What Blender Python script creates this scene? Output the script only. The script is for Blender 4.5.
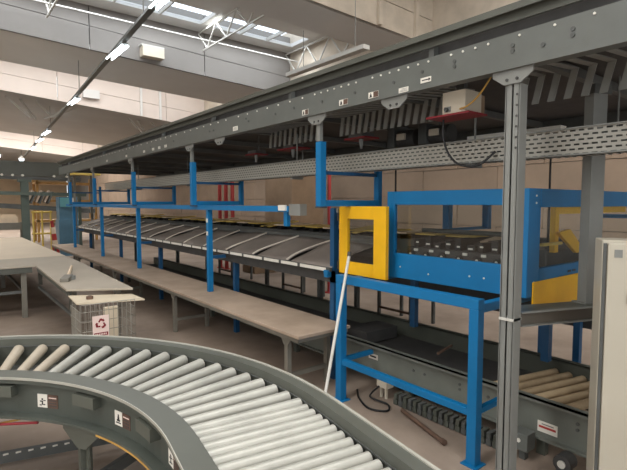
import bpy, math, random
from mathutils import Vector, Matrix
R = math.radians
random.seed(7)
for o in list(bpy.data.objects): bpy.data.objects.remove(o, do_unlink=True)
SC = bpy.context.scene
COL = SC.collection

# ------------------------------------------------------------------ camera
cam = bpy.data.cameras.new('camera'); camo = bpy.data.objects.new('camera', cam); COL.objects.link(camo)
SC.camera = camo
cam.sensor_fit = 'HORIZONTAL'; cam.sensor_width = 36.0; cam.lens = 36.0*470/627
cam.clip_start = 0.05; cam.clip_end = 300
camo.location = (0, 0, 1.75)
camo.rotation_euler = (R(90-3.895), 0, R(-38.409))

# ------------------------------------------------------------------ view, sky, daylight
vs = SC.view_settings
vs.view_transform = 'Standard'; vs.look = 'None'; vs.exposure = 0.06; vs.gamma = 1.0; vs.use_curve_mapping = False
W = bpy.data.worlds.new('sky'); SC.world = W; W.use_nodes = True
bgn = W.node_tree.nodes['Background']
bgn.inputs[0].default_value = (0.86, 0.94, 1.0, 1); bgn.inputs[1].default_value = 2.2

def area(name, loc, sx, sy, power, col=(1, 0.95, 0.88), rot=(0, 0, 0)):
    l = bpy.data.lights.new(name, 'AREA'); l.shape = 'RECTANGLE'; l.size = sx; l.size_y = sy
    l.energy = power; l.color = col
    o = bpy.data.objects.new(name, l); COL.objects.link(o); o.location = loc; o.rotation_euler = rot
    return o
# daylight falling through the roof lights of each bay
DL = (1, 0.955, 0.89)
area('roof_light_daylight_bay_a', (-3, -5, 6.9), 24, 2.0, 900, DL)
area('roof_light_daylight_bay_b', (-3.5, 2.2, 6.9), 24, 2.0, 1000, DL)
area('roof_light_daylight_bay_c', (4.4, 11.5, 6.45), 8.2, 0.8, 200, (0.93, 0.97, 1))
area('roof_light_daylight_bay_d', (-3.5, 16.6, 6.9), 24, 1.4, 540, DL)
area('roof_light_daylight_bay_e', (-3.5, 32.0, 6.9), 24, 3.0, 2200, DL)
# added fill lights at unseen back and side wall openings made up for them
area('added_rear_fill', (-1.5, -8.9, 2.4), 13, 4.2, 660, DL, (R(90), 0, R(180)))
area('added_side_fill', (-17.9, 4.0, 3.0), 16, 2.4, 320, DL, (R(90), 0, R(-90)))

# ------------------------------------------------------------------ materials
def lin(c):
    c /= 255.0
    return c/12.92 if c <= 0.04045 else ((c+0.055)/1.055)**2.4
def rgb(r, g, b): return (lin(r), lin(g), lin(b), 1)
MATS = {}
def mat(name, col, rough=0.5, metal=0.0, var=0.25, scale=6.0, bump=0.0, dirt=None, spec=0.5, stretch=None):
    m = bpy.data.materials.new(name); m.use_nodes = True; nt = m.node_tree; N = nt.nodes; L = nt.links
    p = N['Principled BSDF']; p.inputs['Roughness'].default_value = rough; p.inputs['Metallic'].default_value = metal
    p.inputs['Specular IOR Level'].default_value = spec
    c = rgb(*col)
    tc = N.new('ShaderNodeTexCoord'); no = N.new('ShaderNodeTexNoise')
    no.inputs['Scale'].default_value = scale; no.inputs['Detail'].default_value = 6; no.inputs['Roughness'].default_value = 0.6
    src = tc.outputs['Object']
    if stretch:
        mp = N.new('ShaderNodeMapping'); mp.inputs['Scale'].default_value = stretch
        L.new(src, mp.inputs['Vector']); src = mp.outputs['Vector']
    L.new(src, no.inputs['Vector'])
    rp = N.new('ShaderNodeValToRGB'); L.new(no.outputs['Fac'], rp.inputs['Fac'])
    d = rgb(*dirt) if dirt else tuple(x*(1-var) for x in c[:3])+(1,)
    rp.color_ramp.elements[0].position = 0.3; rp.color_ramp.elements[0].color = d
    rp.color_ramp.elements[1].position = 0.62; rp.color_ramp.elements[1].color = c
    L.new(rp.outputs['Color'], p.inputs['Base Color'])
    if bump:
        b = N.new('ShaderNodeBump'); b.inputs['Strength'].default_value = bump; b.inputs['Distance'].default_value = 0.01
        L.new(no.outputs['Fac'], b.inputs['Height']); L.new(b.outputs['Normal'], p.inputs['Normal'])
    MATS[name] = m
    return m
mat('floor', (158, 142, 128), 0.75, 0, 0.3, 1.3, 0.05, dirt=(130, 115, 103))
mat('wall_tan', (144, 125, 107), 0.9, 0, 0.2, 1.1, 0.1)
mat('wall_far', (214, 190, 160), 0.9, 0, 0.2, 0.8)
mat('wall_plain', (140, 136, 130), 0.9, 0, 0.2, 0.6)
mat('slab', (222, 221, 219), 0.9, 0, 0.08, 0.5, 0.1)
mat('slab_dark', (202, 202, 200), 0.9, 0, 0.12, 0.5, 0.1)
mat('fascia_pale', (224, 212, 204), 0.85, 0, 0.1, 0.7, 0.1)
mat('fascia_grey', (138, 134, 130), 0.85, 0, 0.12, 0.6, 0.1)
mat('concrete', (206, 194, 178), 0.9, 0, 0.25, 1.6, 0.2)
mat('white_steel', (196, 194, 188), 0.5, 0, 0.12, 4)
mat('grey_paint', (99, 102, 98), 0.45, 0.0, 0.15, 3.5)
mat('grey_rail', (86, 88, 81), 0.42, 0.0, 0.15, 3.0)
mat('grey_post', (130, 131, 127), 0.45, 0.0, 0.12, 4)
mat('grey_dark', (88, 90, 88), 0.55, 0.0, 0.3, 3)
mat('green_grey', (86, 89, 81), 0.45, 0.0, 0.2, 3.0)
mat('zinc', (176, 175, 167), 0.42, 0.2, 0.2, 5.0)
mat('roller_tan', (186, 164, 132), 0.6, 0.0, 0.25, 6)
mat('roller_dusty', (178, 167, 150), 0.5, 0.1, 0.15, 6)
mat('blue', (6, 112, 168), 0.45, 0.0, 0.12, 3.0)
mat('blue_dark', (22, 78, 120), 0.5, 0.0, 0.2, 3.0)
mat('yellow', (244, 186, 24), 0.42, 0, 0.12, 4)
mat('yellow_pale', (222, 190, 96), 0.5, 0, 0.2, 4)
mat('bench', (180, 160, 142), 0.7, 0, 0.2, 2.0, dirt=(156, 138, 120))
mat('channel_low', (116, 120, 113), 0.45, 0, 0.2, 3)
mat('rail_web', (74, 79, 73), 0.5, 0, 0.2, 3)
mat('rail_edge', (168, 166, 156), 0.4, 0, 0.15, 5)
mat('booth_blue', (92, 130, 152), 0.4, 0, 0.15, 3)
mat('dust_tan', (196, 178, 146), 0.9, 0, 0.35, 14)
mat('bench_dark', (96, 90, 82), 0.6, 0.0, 0.2, 3)
mat('bench_metal', (128, 124, 114), 0.5, 0.2, 0.2, 3)
mat('sheet_grey', (142, 132, 124), 0.55, 0.0, 0.25, 2.6, 0.25)
mat('sheet_rib', (226, 216, 202), 0.45, 0.0, 0.15, 5)
mat('label_white', (226, 222, 212), 0.6, 0, 0.08, 8)
mat('label_brown', (98, 74, 62), 0.7, 0, 0.3, 30)
mat('black', (22, 22, 24), 0.5, 0, 0.3, 8)
mat('black_soft', (66, 65, 64), 0.65, 0, 0.3, 8)
mat('red', (134, 28, 38), 0.55, 0, 0.2, 5)
mat('red_soft', (178, 60, 56), 0.6, 0, 0.2, 5)
mat('pink_sign', (236, 214, 206), 0.6, 0, 0.06, 6)
mat('cabinet_white', (186, 179, 163), 0.42, 0, 0.06, 1.5)
mat('box_beige', (206, 196, 178), 0.5, 0, 0.08, 3)
mat('table_grey', (170, 160, 145), 0.6, 0.0, 0.12, 1.6)
mat('table_pale', (206, 190, 168), 0.6, 0.0, 0.1, 1.4)
mat('board_white', (208, 194, 170), 0.6, 0, 0.1, 3)
mat('wood', (146, 122, 98), 0.8, 0, 0.2, 3)
mat('rust_pipe', (108, 84, 70), 0.7, 0, 0.4, 9)
mat('pole_white', (206, 204, 196), 0.4, 0, 0.1, 5)
mat('green_post', (92, 104, 96), 0.5, 0.1, 0.2, 4)
mat('cyan_panel', (112, 176, 184), 0.4, 0, 0.15, 3)
mat('orange', (190, 146, 84), 0.6, 0, 0.3, 5)
mat('cream', (228, 206, 178), 0.6, 0, 0.15, 4)
mat('wire', (168, 164, 154), 0.5, 0.5, 0.15, 5)
mat('wood_cable', (196, 152, 74), 0.6, 0, 0.3, 8)

def glass(name, tint, amt=0.88):
    m = bpy.data.materials.new(name); m.use_nodes = True; nt = m.node_tree; N = nt.nodes; L = nt.links
    out = N['Material Output']; N.remove(N['Principled BSDF'])
    t = N.new('ShaderNodeBsdfTransparent'); t.inputs[0].default_value = tint
    g = N.new('ShaderNodeBsdfGlossy'); g.inputs['Roughness'].default_value = 0.06
    mx = N.new('ShaderNodeMixShader'); mx.inputs[0].default_value = 1-amt
    L.new(t.outputs[0], mx.inputs[1]); L.new(g.outputs[0], mx.inputs[2]); L.new(mx.outputs[0], out.inputs[0])
    MATS[name] = m
glass('clear_pane', (0.93, 0.95, 0.95, 1), 0.93)
glass('sky_pane', (0.97, 0.98, 1, 1), 0.97)

def emit(name, col, s):
    m = bpy.data.materials.new(name); m.use_nodes = True
    p = m.node_tree.nodes['Principled BSDF']; p.inputs['Base Color'].default_value = col
    p.inputs['Emission Color'].default_value = col; p.inputs['Emission Strength'].default_value = s
    MATS[name] = m
emit('tube_lit', (0.85, 0.95, 1, 1), 9.0)

def perforated():
    # steel sheet with punched slots: brick pattern drives real see-through holes
    m = bpy.data.materials.new('perforated'); m.use_nodes = True; nt = m.node_tree; N = nt.nodes; L = nt.links
    p = N['Principled BSDF']; p.inputs['Base Color'].default_value = rgb(160, 158, 149); p.inputs['Roughness'].default_value = 0.45
    p.inputs['Metallic'].default_value = 0.0
    tc = N.new('ShaderNodeTexCoord'); sp = N.new('ShaderNodeSeparateXYZ'); cb = N.new('ShaderNodeCombineXYZ')
    L.new(tc.outputs['Object'], sp.inputs[0]); L.new(sp.outputs['Y'], cb.inputs['X']); L.new(sp.outputs['Z'], cb.inputs['Y'])
    br = N.new('ShaderNodeTexBrick'); br.inputs['Scale'].default_value = 1
    br.inputs['Brick Width'].default_value = 0.05; br.inputs['Row Height'].default_value = 0.028
    br.inputs['Mortar Size'].default_value = 0.0085; br.inputs['Mortar Smooth'].default_value = 0
    L.new(cb.outputs[0], br.inputs['Vector'])
    t = N.new('ShaderNodeBsdfTransparent'); mx = N.new('ShaderNodeMixShader')
    L.new(br.outputs['Fac'], mx.inputs[0]); L.new(t.outputs[0], mx.inputs[1]); L.new(p.outputs[0], mx.inputs[2])
    L.new(mx.outputs[0], N['Material Output'].inputs[0])
    MATS['perforated'] = m
perforated()

# ------------------------------------------------------------------ builders
class B:
    """collects geometry in world coordinates, links it as ONE mesh object"""
    def __init__(s): s.v = []; s.f = []; s.sm = set()
    def add(s, vs_, fs, smooth=False):
        n = len(s.v); s.v += [tuple(v) for v in vs_]
        for f in fs:
            if smooth: s.sm.add(len(s.f))
            s.f.append(tuple(i+n for i in f))
        return s
    def box(s, x0, x1, y0, y1, z0, z1):
        x0, x1 = min(x0, x1), max(x0, x1); y0, y1 = min(y0, y1), max(y0, y1); z0, z1 = min(z0, z1), max(z0, z1)
        return s.add([(x, y, z) for x in (x0, x1) for y in (y0, y1) for z in (z0, z1)],
                     [(0, 1, 3, 2), (4, 6, 7, 5), (0, 4, 5, 1), (2, 3, 7, 6), (0, 2, 6, 4), (1, 5, 7, 3)])
    def bar(s, p, q, w, h, up=(0, 0, 1)):
        p, q = Vector(p), Vector(q); d = (q-p).normalized(); u = Vector(up)
        if abs(d.dot(u)) > 0.98: u = Vector((0, 1, 0))
        r = d.cross(u).normalized()*w/2; u = r.cross(d).normalized()*h/2
        return s.add([e+a*r+b*u for e in (p, q) for a, b in ((-1, -1), (1, -1), (1, 1), (-1, 1))],
                     [(3, 2, 1, 0), (4, 5, 6, 7), (0, 1, 5, 4), (1, 2, 6, 5), (2, 3, 7, 6), (3, 0, 4, 7)])
    def tube(s, p, q, r, r2=None, n=12, cap=True):
        p, q = Vector(p), Vector(q); r2 = r if r2 is None else r2; d = (q-p).normalized()
        a = d.orthogonal().normalized(); b = d.cross(a)
        vs_ = [c+(a*math.cos(t)+b*math.sin(t))*rr for c, rr in ((p, r), (q, r2)) for t in [2*math.pi*i/n for i in range(n)]]
        s.add(vs_, [(i, (i+1) % n, n+(i+1) % n, n+i) for i in range(n)], True)
        if cap: s.add(vs_, [tuple(range(n-1, -1, -1)), tuple(range(n, 2*n))])
        return s
    def path(s, pts, r, n=8):
        pts = [Vector(p) for p in pts]; vs_ = []; a = None
        for i, p in enumerate(pts):
            d = (pts[min(i+1, len(pts)-1)]-pts[max(i-1, 0)]).normalized()
            a = d.orthogonal().normalized() if a is None else (a-d*a.dot(d)).normalized()
            b = d.cross(a); vs_ += [p+(a*math.cos(t)+b*math.sin(t))*r for t in [2*math.pi*k/n for k in range(n)]]
        fs = [(i*n+k, i*n+(k+1) % n, (i+1)*n+(k+1) % n, (i+1)*n+k) for i in range(len(pts)-1) for k in range(n)]
        s.add(vs_, fs, True)
        return s.add([vs_[k] for k in range(n)]+[vs_[-n+k] for k in range(n)], [tuple(range(n-1, -1, -1)), tuple(range(n, 2*n))])
    def prism(s, poly, d):
        n = len(poly); d = Vector(d); P = [Vector(p) for p in poly]
        return s.add(P+[p+d for p in P], [tuple(range(n-1, -1, -1)), tuple(range(n, 2*n))]+[(i, (i+1) % n, n+(i+1) % n, n+i) for i in range(n)])
    def quad(s, a, b, c, d): return s.add([a, b, c, d], [(0, 1, 2, 3)])
    def build(s, name, m, parent=None, bevel=0):
        import bmesh
        if parent is not None: off = WL[parent.name]
        else:
            xs, ys, zs = zip(*s.v); off = Vector(((min(xs)+max(xs))/2, (min(ys)+max(ys))/2, min(zs)))
        me = bpy.data.meshes.new(name); me.from_pydata([tuple(Vector(v)-off) for v in s.v], [], s.f)
        for i in s.sm: me.polygons[i].use_smooth = True
        bm = bmesh.new(); bm.from_mesh(me); bmesh.ops.recalc_face_normals(bm, faces=bm.faces); bm.to_mesh(me); bm.free()
        me.materials.append(MATS[m])
        o = bpy.data.objects.new(name, me); COL.objects.link(o)
        if parent is not None: o.parent = parent
        else: o.location = off
        WL[o.name] = off
        if bevel:
            b = o.modifiers.new('bevel', 'BEVEL'); b.width = bevel; b.segments = 2; b.limit_method = 'ANGLE'
        return o
WL = {}
def thing(name, label, cat, loc, group=None):
    o = bpy.data.objects.new(name, None); COL.objects.link(o); o.location = loc; WL[o.name] = Vector(loc)
    o.empty_display_size = 0.1
    return tag(o, label, cat, group)
def tag(o, label, cat, group=None):
    o['label'] = label; o['category'] = cat
    if group: o['group'] = group
    return o
def struct(o, label=None):
    o['kind'] = 'structure'
    if label: o['label'] = label
    return o
def copy_tree(o, dloc, parent=None, label=None):
    c = o.copy(); COL.objects.link(c); c.parent = parent
    if parent is None: c.location = o.location+Vector(dloc)
    if label: c['label'] = label
    WL[c.name] = WL[o.name]+Vector(dloc)
    for ch in o.children: copy_tree(ch, dloc, c)
    return c
def sempty(name, loc=(0, 0, 0), label=None):
    o = bpy.data.objects.new(name, None); COL.objects.link(o); o.location = loc; WL[o.name] = Vector(loc); o.empty_display_size = 0.1
    return struct(o, label)

# ------------------------------------------------------------------ the hall
XL, XR, YB, YF = -18.0, 9.0, -9.0, 47.0
f = B().box(XL, XR, YB, YF, -0.2, 0).build('floor', 'floor'); struct(f, 'dusty brown concrete factory floor')
# long wall behind the line, made of big tan blocks
wr = sempty('wall_right', (XR, 15, 0), 'tan block wall behind the sorting line')
B().box(XR+0.03, XR+0.25, YB, YF, 0, 7.2).build('backing', 'wall_plain', wr)
B().box(XR-0.04, XR+0.03, YB, YF, 4.75, 7.2).build('upper_band', 'concrete', wr)
for r in range(7):
    for c in range(20):
        y0 = 0.5+c*1.9+(0.95 if r % 2 else 0); z0 = 0.02+r*0.62
        if y0 > 36: continue
        d = random.choice((0.0, 0.006, 0.012))
        b = B().box(XR-d-0.02, XR+0.03, y0+0.006, y0+1.894, z0+0.006, z0+0.614).build('block', 'wall_tan', wr)
wl = B().box(XL-0.25, XL, YB, -4, 0, 7.2).box(XL-0.25, XL, 12, YF, 0, 7.2).box(XL-0.25, XL, -4, 12, 0, 1.8).box(XL-0.25, XL, -4, 12, 4.2, 7.2).build('wall_left', 'wall_plain'); struct(wl)  # unseen window gap added to go with the side fill light
wb = B().box(XL, -8, YB-0.25, YB, 0, 7.2).box(5, XR, YB-0.25, YB, 0, 7.2).box(-8, 5, YB-0.25, YB, 4.5, 7.2).build('wall_back', 'wall_plain'); struct(wb)  # unseen door gap added to go with the rear fill light
wf = B().box(XL, XR, YF, YF+0.25, 0, 7.2).build('wall_far', 'wall_far'); struct(wf, 'far tan wall at the end of the hall')

# low ceiling slabs that fall gently towards the long wall, raised roof bays between them
ce = sempty('ceiling', (0, 0, 5.6), 'grey roof of low slabs and raised bays with skylights')
def slab(y0, y1, z0, sl, th, m, name='slab'):
    zl, zr = z0+sl*XL, z0+sl*XR
    return B().add([(XL, y0, zl), (XR, y0, zr), (XR, y1, zr), (XL, y1, zl), (XL, y0, zl+th), (XR, y0, zr+th), (XR, y1, zr+th), (XL, y1, zl+th)],
                   [(0, 1, 2, 3), (7, 6, 5, 4), (0, 4, 5, 1), (1, 5, 6, 2), (2, 6, 7, 3), (3, 7, 4, 0)]).build(name, m, ce)
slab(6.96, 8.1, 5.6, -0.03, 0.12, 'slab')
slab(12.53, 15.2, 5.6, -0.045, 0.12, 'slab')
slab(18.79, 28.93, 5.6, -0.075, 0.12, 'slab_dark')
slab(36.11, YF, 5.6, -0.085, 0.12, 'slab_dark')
def fascia(y, z0, sl, h, m, edges, name='fascia_panel', th=0.1):
    for a, b in zip(edges[:-1], edges[1:]):
        a += 0.012; b -= 0.012
        for r_ in (0, 1):
            za, zb = z0+sl*a+r_*0.56, z0+sl*b+r_*0.56; ta, tb = (za+0.545, zb+0.545) if r_ == 0 else (7.0, 7.0)
            if min(ta-za, tb-zb) < 0.05: continue
            B().add([(a, y, za), (b, y, zb), (b, y, tb), (a, y, ta), (a, y+th, za), (b, y+th, zb), (b, y+th, tb), (a, y+th, ta)],
                    [(0, 1, 2, 3), (7, 6, 5, 4), (0, 4, 5, 1), (1, 5, 6, 2), (2, 6, 7, 3), (3, 7, 4, 0)]).build(name, m, ce)
    B().box(XL, XR, y+th, y+th+0.05, 6.2, 7.0).build('fascia_backing', m, ce)
fascia(6.94, 5.6, -0.03, 1, 'concrete', [XL, -12, -6, 0, 4, 7.2, 8.35, XR])
for x in (7.2, 8.35):
    B().box(x-0.05, x+0.05, 6.86, 6.94, 5.6-0.03*x, 7.0).build('rib', 'concrete', ce)
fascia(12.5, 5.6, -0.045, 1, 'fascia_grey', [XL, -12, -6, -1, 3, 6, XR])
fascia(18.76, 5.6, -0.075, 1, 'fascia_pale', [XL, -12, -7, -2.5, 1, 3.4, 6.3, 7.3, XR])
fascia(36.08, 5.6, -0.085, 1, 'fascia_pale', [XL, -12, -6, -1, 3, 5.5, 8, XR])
for x in (6.3, 7.05):
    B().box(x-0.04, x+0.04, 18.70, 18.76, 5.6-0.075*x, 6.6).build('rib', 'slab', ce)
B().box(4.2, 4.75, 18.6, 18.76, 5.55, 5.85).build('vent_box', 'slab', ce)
# raised roof bays, with openings where the skylights are
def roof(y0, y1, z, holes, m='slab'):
    """flat roof between y0 and y1 with rectangular openings (x0,x1,ya,yb) that share ya,yb"""
    b = B(); th = 0.1
    if not holes: b.box(XL, XR, y0, y1, z, z+th)
    else:
        ya, yb = holes[0][2:]
        b.box(XL, XR, y0, ya, z, z+th); b.box(XL, XR, yb, y1, z, z+th)
        x = XL
        for h in holes: b.box(x, h[0], ya, yb, z, z+th); x = h[1]
        b.box(x, XR, ya, yb, z, z+th)
    return b.build('roof_deck', m, ce)
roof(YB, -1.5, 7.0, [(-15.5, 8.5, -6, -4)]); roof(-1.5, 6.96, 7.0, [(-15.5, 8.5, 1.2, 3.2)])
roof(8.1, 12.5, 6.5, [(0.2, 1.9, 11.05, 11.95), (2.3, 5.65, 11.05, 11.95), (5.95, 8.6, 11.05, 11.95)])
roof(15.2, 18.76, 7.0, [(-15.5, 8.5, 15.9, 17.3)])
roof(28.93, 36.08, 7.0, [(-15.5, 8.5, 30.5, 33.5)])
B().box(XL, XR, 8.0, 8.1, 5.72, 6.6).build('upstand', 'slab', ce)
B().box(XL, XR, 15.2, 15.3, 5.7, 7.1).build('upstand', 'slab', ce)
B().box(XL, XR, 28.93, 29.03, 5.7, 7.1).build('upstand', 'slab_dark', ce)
def skylight(n, x0, x1, y0, y1, z, np_):
    w = sempty('window_%d' % n, ((x0+x1)/2, (y0+y1)/2, z), 'bright roof skylight with glazing bars')
    st = (x1-x0)/np_
    for i in range(np_):
        B().box(x0+i*st+0.02, x0+(i+1)*st-0.02, y0, y1, z+0.05, z+0.06).build('pane', 'sky_pane', w)
        B().box(x0+i*st-0.02, x0+i*st+0.02, y0, y1, z-0.02, z+0.08).build('glazing_bar', 'white_steel', w)
k = 1
for (x0, x1, n) in ((0.2, 1.9, 2), (2.3, 5.65, 3), (5.95, 8.6, 3)):
    skylight(k, x0, x1, 11.05, 11.95, 6.5, n); k += 1
for (ya, yb, n) in ((-6, -4, 12), (1.2, 3.2, 12), (15.9, 17.3, 12), (30.5, 33.5, 12)):
    skylight(k, -15.5, 8.5, ya, yb, 7.0, n); k += 1
# thin white pipe running across the roof bay
B().tube((-6, 12.0, 6.17), (8.9, 12.0, 6.12), 0.022, n=8).build('trim_1', 'white_steel')
struct(bpy.data.objects['trim_1'], 'thin white pipe across the roof bay')

# roof trusses: pale steel diagonals
def truss(x, y0, y1, zt, zb, n, label, group, skew=0.0, r=0.016):
    t = thing('roof_truss', label, 'truss', (x, (y0+y1)/2, zb), group)
    B().bar((x, y0, zt), (x+skew, y1, zt), 0.035, 0.035).build('top_chord', 'white_steel', t)
    B().bar((x, y0+0.25, zb), (x+skew, y1-0.25, zb), 0.035, 0.035).build('bottom_chord', 'white_steel', t)
    st = (y1-y0)/n
    for i in range(n):
        a = y0+i*st; fx = lambda y: x+skew*(y-y0)/(y1-y0)
        for p, q in (((fx(a), a, zt), (fx(a+st/2), a+st/2, zb)), ((fx(a+st/2), a+st/2, zb), (fx(a+st), a+st, zt))):
            B().bar(p, q, r*2, r*2).build('diagonal', 'white_steel', t)
    return t
truss(2.05, 8.15, 12.45, 6.42, 5.9, 4, 'pale steel roof truss between the short skylight and a long one', 'trusses in the skylight bay')
truss(5.8, 8.15, 12.45, 6.42, 5.9, 4, 'pale steel roof truss between the two long skylights', 'trusses in the skylight bay')
truss(8.75, 8.15, 12.45, 6.42, 5.75, 4, 'pale steel roof truss beside the tan block wall', 'trusses in the skylight bay')
def strut_set(x, y, z, label):
    t = thing('ceiling_brace', label, 'brace', (x, y, z-0.7), 'pale braces under the dark slab')
    for i, (dx, dy, dx2, ln) in enumerate(((0, 0, 0.75, 0.62), (0.45, 0.2, 0.95, 0.62), (0.9, 0.1, 1.5, 0.55), (2.0, -0.1, 1.5, 0.5), (2.5, 0.1, 1.2, 0.6))):
        B().bar((x+dx, y+dy, z), (x+dx2, y+dy+0.3, z-ln), 0.06, 0.06).build('strut', 'white_steel', t)
    return t
strut_set(1.9, 19.4, 5.41, 'pale diagonal braces under dark slab beside the lamp row')
strut_set(6.0, 19.4, 5.10, 'pale diagonal braces under dark slab towards the tan wall')

# pale longitudinal ceiling trunking and lamps
t = thing('ceiling_trunking', 'long pale box trunking hanging above the overhead conveyor', 'trunking', (6.23, 7.5, 4.55))
B().box(6.15, 6.31, 6.3, 8.75, 4.56, 4.64).build('body', 'white_steel', t)
for y in (6.6, 8.2): B().tube((6.23, y, 4.64), (6.23, y, 5.42 if y > 6.96 else 7.0), 0.008, n=6).build('hanger_rod', 'grey_post', t)
ya, xa, yb_, xb = 6.0, 2.5, 34.0, 4.2
def rowx(y): return xa+(xb-xa)*(y-ya)/(yb_-ya)
t = thing('lamp_track', 'long dark cable track carrying the row of ceiling lamps', 'lamp track', (3.3, 20, 4.6))
B().bar((rowx(5.2), 5.2, 4.62), (rowx(34), 34, 4.62), 0.09, 0.05).build('track', 'grey_paint', t)
for y in (7.5, 13.5, 20.0, 27.0): B().tube((rowx(y), y, 4.64), (rowx(y), y, 5.6-0.06*rowx(y)), 0.01, n=6).build('hanger_rod', 'grey_post', t)
def batten(y, ln, label):
    x = rowx(y); t = thing('ceiling_lamp', label, 'lamp', (x, y, 4.5), 'fluorescent lamps on the cable track')
    B().box(x-0.05, x+0.05, y-ln/2, y+ln/2, 4.565, 4.594).build('housing', 'grey_post', t)
    for s in (-1, 1): B().tube((x+s*0.05, y-ln/2+0.03, 4.545), (x+s*0.05, y+ln/2-0.03, 4.545), 0.016, n=8).build('tube', 'tube_lit', t)
batten(6.4, 1.05, 'lit twin tube ceiling lamp beside the long skylights')
batten(9.3, 1.05, 'lit twin tube ceiling lamp under the grey slab beside a pale box')
batten(14.5, 1.05, 'lit twin tube ceiling lamp in front of the pale fascia panels')
batten(21.6, 1.4, 'lit twin tube ceiling lamp under the dark slab beside pale braces')
batten(24.3, 1.4, 'second lit tube lamp under the dark slab, past the braces')
batten(28.0, 1.4, 'far lit tube lamp where the dark slab ends')
def pendant(x, y, z, label):
    t = thing('pendant_lamp', label, 'lamp', (x, y, z), 'far pendant lamps')
    B().tube((x, y, z+0.12), (x, y, z+0.32), 0.2, 0.05, 12).build('shade', 'white_steel', t)
    B().tube((x, y, z), (x, y, z+0.12), 0.13, 0.13, 12).build('bulb', 'tube_lit', t)
    B().tube((x, y, z+0.32), (x, y, 5.6-0.085*x), 0.015, n=6).build('cord', 'grey_dark', t)
pendant(4.35, 36.6, 4.55, 'lit far pendant lamp at the end of the cable track')
pendant(3.1, 37.0, 4.75, 'lit far pendant lamp hanging off by itself beside the track')
tw = thing('ceiling_unit', 'small white box unit fixed to the grey ceiling beam', 'ceiling unit', (4.55, 12.2, 5.62))
B().box(4.2, 4.75, 12.25, 12.5, 5.5, 5.74).build('body', 'box_beige', tw)
B().box(4.18, 4.77, 12.3, 12.5, 5.76, 5.8).build('top_bracket', 'white_steel', tw)

# ------------------------------------------------------------------ curved roller conveyor in the foreground
CXY = Vector((-0.72, 2.0, 0)); A0, A1 = R(-9), R(112); STR = 1.7
def cpt(r, a, z):
    """a >= A0: on the arc; below A0: on the straight run, (A0-a) taken as arc length at the mean radius 1.8"""
    if a >= A0: return CXY+Vector((r*math.cos(a), r*math.sin(a), z))
    s = (A0-a)*1.8
    return CXY+Vector((r*math.cos(A0), r*math.sin(A0), z))+Vector((math.sin(A0), -math.cos(A0), 0))*s
angs = [A0-STR/1.8, A0-STR/3.6]+[A0+(A1-A0)*i/44 for i in range(45)]
def sweep(profile, name, m, parent, angles=None, bevel=0):
    b = B(); n = len(profile); an = angles or angs; vs_ = []
    for a in an: vs_ += [cpt(r, a, z) for r, z in profile]
    fs = [(i*n+k, i*n+(k+1) % n, (i+1)*n+(k+1) % n, (i+1)*n+k) for i in range(len(an)-1) for k in range(n)]
    fs += [tuple(range(n)), tuple(range((len(an)-1)*n, len(an)*n))]
    b.add(vs_, fs)
    return b.build(name, m, parent, bevel)
cv = thing('curved_roller_conveyor', 'curved grey roller conveyor with zinc rollers and warning stickers', 'conveyor', (0.6, 2.9, 0))
sweep([(2.13, 0.56), (2.205, 0.56), (2.205, 0.575), (2.142, 0.575), (2.142, 0.785), (2.195, 0.785), (2.195, 0.765), (2.205, 0.765), (2.205, 0.80), (2.13, 0.80)], 'outer_rail', 'grey_rail', cv)
sweep([(2.192, 0.80), (2.207, 0.80), (2.207, 0.806), (2.192, 0.806)], 'outer_edge', 'rail_edge', cv)
sweep([(2.124, 0.745), (2.1298, 0.745), (2.1298, 0.752), (2.124, 0.752)], 'side_seam', 'grey_dark', cv)
sweep([(1.53, 0.56), (1.53, 0.785), (1.42, 0.785), (1.42, 0.755), (1.428, 0.755), (1.428, 0.772), (1.46, 0.772), (1.46, 0.575), (1.405, 0.575), (1.405, 0.56)], 'inner_rail', 'rail_web', cv)
sweep([(1.418, 0.786), (1.53, 0.786), (1.53, 0.79), (1.418, 0.79)], 'inner_cap', 'grey_rail', cv)
sweep([(1.414, 0.778), (1.4178, 0.778), (1.4178, 0.792), (1.414, 0.792)], 'inner_edge', 'rail_edge', cv)
sweep([(1.405, 0.548), (1.53, 0.548), (1.53, 0.559), (1.405, 0.559)], 'lower_lip', 'wood_cable', cv, [A0+R(4)+i*R(2.5) for i in range(12)])
sweep([(1.53, 0.60), (2.13, 0.60), (2.13, 0.612), (1.53, 0.612)], 'bed_pan', 'grey_dark', cv)
sweep([(1.532, 0.66), (1.575, 0.66), (1.575, 0.69), (1.532, 0.69)], 'dusty_ledge', 'dust_tan', cv)
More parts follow.
